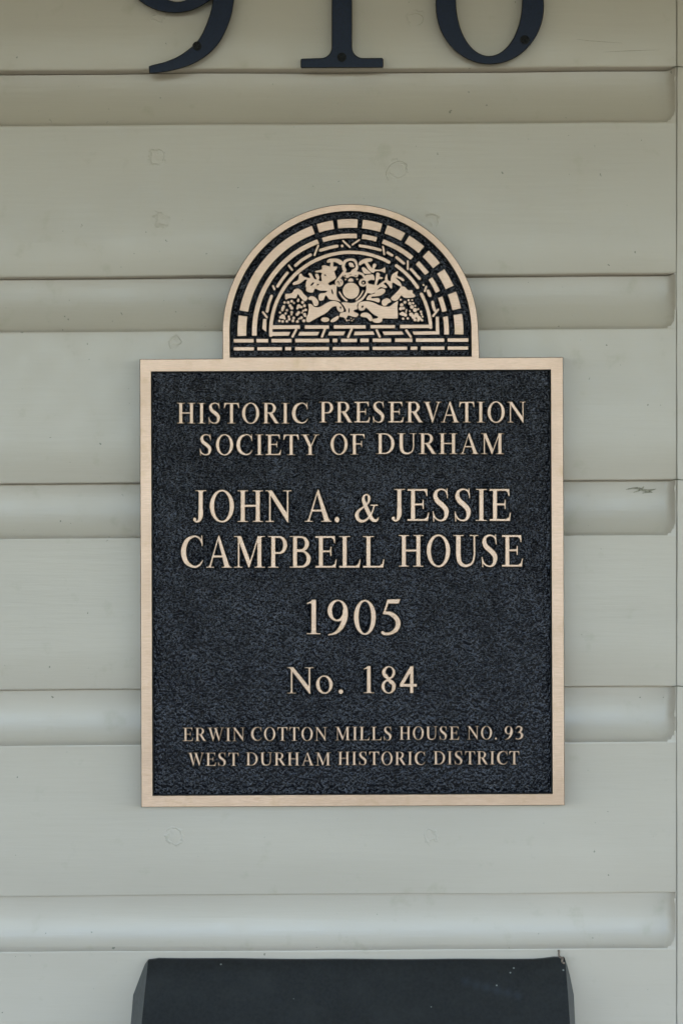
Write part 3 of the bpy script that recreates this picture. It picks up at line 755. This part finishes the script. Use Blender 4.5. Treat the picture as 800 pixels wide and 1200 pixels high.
F.poly([(174,78),(175,86.2),(188,84.8),(188,75)])
F.poly([(150,60),(173.6,60),(175.6,100),(150,100)], sub=True)
number(F, (205,85,0), 'dark house number 9 with curved tail, above the plaque beside the 1', [(231,54,20)])
F = Field(340, -150, 460, 100, 0.5)
F.poly([(388.6,-130),(412.4,-130),(412.4,60),(388.6,60)])
br = [(388.6,55)] + [(388.6-12.5*(1-math.cos(a)), 55+13*math.sin(a)) for a in np.linspace(0, math.pi/2, 9)] + [(353.5,68.6),(352.2,70),(352.2,78.5),(353.2,79.8),(447.8,79.4),(449,78.2),(449,69.5),(447.6,67.8)] + [(412.4+12.5*(1-math.cos(a)), 55+13*math.sin(a)) for a in np.linspace(math.pi/2, 0, 9)]
F.poly(br); F.poly([(412.4,-130),(412.4,-100),(380,-98),(358,-100),(358,-108),(385,-130)])
number(F, (400.5,80,0), 'dark house number 1 with a flat serif foot, between two curved numbers', [(400.3,67,5)])
F = Field(495, -150, 660, 100, 0.5)
F.poly(ell(573.6,7,63.4,68.6,60)); F.stroke([(523,5),(526,-35),(545,-80),(585,-118),(632,-132)], [13,13,13,11,3])
F.poly(ell(572.6,1,38.6,64.6,60), sub=True)
number(F, (573,76,0), 'dark house number 6 with a round closed bowl, rightmost above the plaque', [(614.5,46.6,40)])

# ---------------------------------------------------------------- mailbox under the plaque
M_BOX = plain('black_powder_coat', (0.014, 0.015, 0.017), 0.5, 0.35, 500, 0.4, 0.0, 0.0001)
m = M_BOX; t = m.node_tree; b = t.nodes['Principled BSDF']
cc = b.inputs['Base Color'].links[0].from_socket
dust = ramp(t, noise(t, mapped(t, (1,1,1)), 55, 5, 0.65), 0.45, 0.75)
cc = mix(t, math_(t, 'MULTIPLY', dust, 0.5), cc, (0.030, 0.031, 0.032, 1))
tcb = t.nodes.new('ShaderNodeTexCoord')
BOXO = P(414, 1600, 0.0)
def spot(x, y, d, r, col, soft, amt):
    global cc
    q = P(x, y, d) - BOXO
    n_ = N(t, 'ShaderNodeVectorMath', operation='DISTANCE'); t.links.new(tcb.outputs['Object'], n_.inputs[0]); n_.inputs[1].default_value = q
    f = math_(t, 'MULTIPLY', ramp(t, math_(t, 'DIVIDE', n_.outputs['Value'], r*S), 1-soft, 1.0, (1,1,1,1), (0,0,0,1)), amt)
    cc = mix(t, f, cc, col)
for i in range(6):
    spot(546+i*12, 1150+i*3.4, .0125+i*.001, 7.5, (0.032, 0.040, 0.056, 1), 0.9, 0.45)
for x, y, d, r in ((259,1130,.006,1.3),(328,1136,.008,.9),(344,1170,.018,1.3),(302,1149,.012,.7),(601.6,1134,.0075,1.7),(597.5,1140,.009,1.3),(581.5,1155,.0135,1.4),(614,1166.5,.0165,1.4),(631,1187,.023,1.0),(659.5,1137,.0085,1.4),(450,1143,.010,.8),(505,1180,.021,.8),(225,1185,.022,.8)):
    spot(x, y, d, r, (0.30, 0.30, 0.29, 1), 0.4, 0.8)
t.links.new(cc, b.inputs['Base Color'])
M_BOXSIDE = plain('lit_black_steel', (0.055, 0.057, 0.058), 0.55, 0.25, 300, 0.5)  # lid sides painted paler, the light on them put into the colour
box_t = empty('mailbox', P(414, 1600, 0.0), 'black metal mailbox with sloping lid fixed on the siding under plaque', 'mailbox')
bm = bmesh.new()
n = 40
rows = []
spec = [(1123.2,.0030,174,661),(1126,.0044,173.4,661.8),(1140,.0090,172.2,663),(1165,.0165,169.6,665),(1200,.027,166,667.4),(1290,.055,157,675),(1335,.069,151,680),(1340,.0715,150.5,680.5),(1350,.072,150.2,680.8),(1390,.072,150,681)]
rg = random.Random(5)
for ri, (y, d, xa, xb) in enumerate(spec):
    row = []
    for i in range(n+1):
        u = i/n; x = xa + (xb-xa)*u
        k = max(0, 1-ri/3.5)
        lift = k*(1.6*math.sin(u*2.6) + (-4.0*max(0, (u-0.93)/0.07)**1.5) + 0.25*math.sin(u*23))
        if u > 0.985: lift += 2.4*k*(u-0.985)/0.015
        if u < 0.012: lift += 2.0*k*(1-u/0.012)
        row.append(bm.verts.new(P(x, y+lift, d + 0.0006*math.sin(u*7+ri*0.5)*min(1, ri/2))))
    rows.append(row)
for A, B in zip(rows[:-1], rows[1:]):
    for i in range(n): bm.faces.new((A[i], B[i], B[i+1], A[i+1]))
# top edge thickness back to the wall
bk = [bm.verts.new(v.co + Vector((0, 0.0028, -0.0002))) for v in rows[0]]
for i in range(n): bm.faces.new((bk[i], rows[0][i], rows[0][i+1], bk[i+1]))
for side, col in ((0, 0), (1, n)):
    backs = [((174.5, 1123.6),(170,1130),(166,1140),(156.2,1166),(153.4,1200),(152.5,1290),(152.5,1335),(152.5,1340),(152.5,1350),(152.5,1390)),
             ((661.5, 1124.2),(664,1131),(667,1142),(671.8,1166),(673.4,1200),(674,1290),(674,1335),(674,1340),(674,1350),(674,1390))][side]
    bv = [bm.verts.new(P(x, y, 0.0006)) for x, y in backs]
    for i in range(len(spec)-1):
        f = bm.faces.new((rows[i][col], rows[i+1][col], bv[i+1], bv[i])); f.material_index = 1
bmesh.ops.recalc_face_normals(bm, faces=bm.faces)
link('lid', bm, [M_BOX, M_BOXSIDE], box_t, smooth=30)
bm = bmesh.new()
a0 = P(156, 1360, 0); a1 = P(671, 1700, 0)
box(bm, (a0.x, -0.066, a1.z), (a1.x, -0.0008, a0.z))
bmesh.ops.bevel(bm, geom=[e for e in bm.edges], offset=0.003, segments=2, affect='EDGES')
link('body', bm, M_BOX, box_t, smooth=40)
# bent wire of the hinge at the right corner
def tube(bm, pts, r, n=8):
    rings = []
    for i, p in enumerate(pts):
        tdir = (pts[min(i+1, len(pts)-1)] - pts[max(i-1, 0)]).normalized()
        a = tdir.cross(Vector((0.3, 1, 0.2))).normalized(); c = tdir.cross(a)
        rings.append([bm.verts.new(p + r*(math.cos(2*math.pi*k/n)*a + math.sin(2*math.pi*k/n)*c)) for k in range(n)])
    for A, B in zip(rings[:-1], rings[1:]):
        for k in range(n): bm.faces.new((A[k], A[(k+1) % n], B[(k+1) % n], B[k]))
    bm.faces.new(rings[0]); bm.faces.new(rings[-1][::-1])
bm = bmesh.new()
q = catmull([(653.5,1114.5,.0022),(654.6,1114.8,.003),(654.3,1118.5,.0040),(655.6,1121.5,.0055),(658.6,1123,.007),(658.0,1127,.0085),(661,1129,.0085)], 4, closed=False)
tube(bm, [P(*v) for v in q], 0.00062)
bmesh.ops.recalc_face_normals(bm, faces=bm.faces)
link('hinge_wire', bm, plain('rusted_wire', (0.20, 0.15, 0.12), 0.7, 0.6, 900, 0.4, 0.3), box_t, smooth=60)
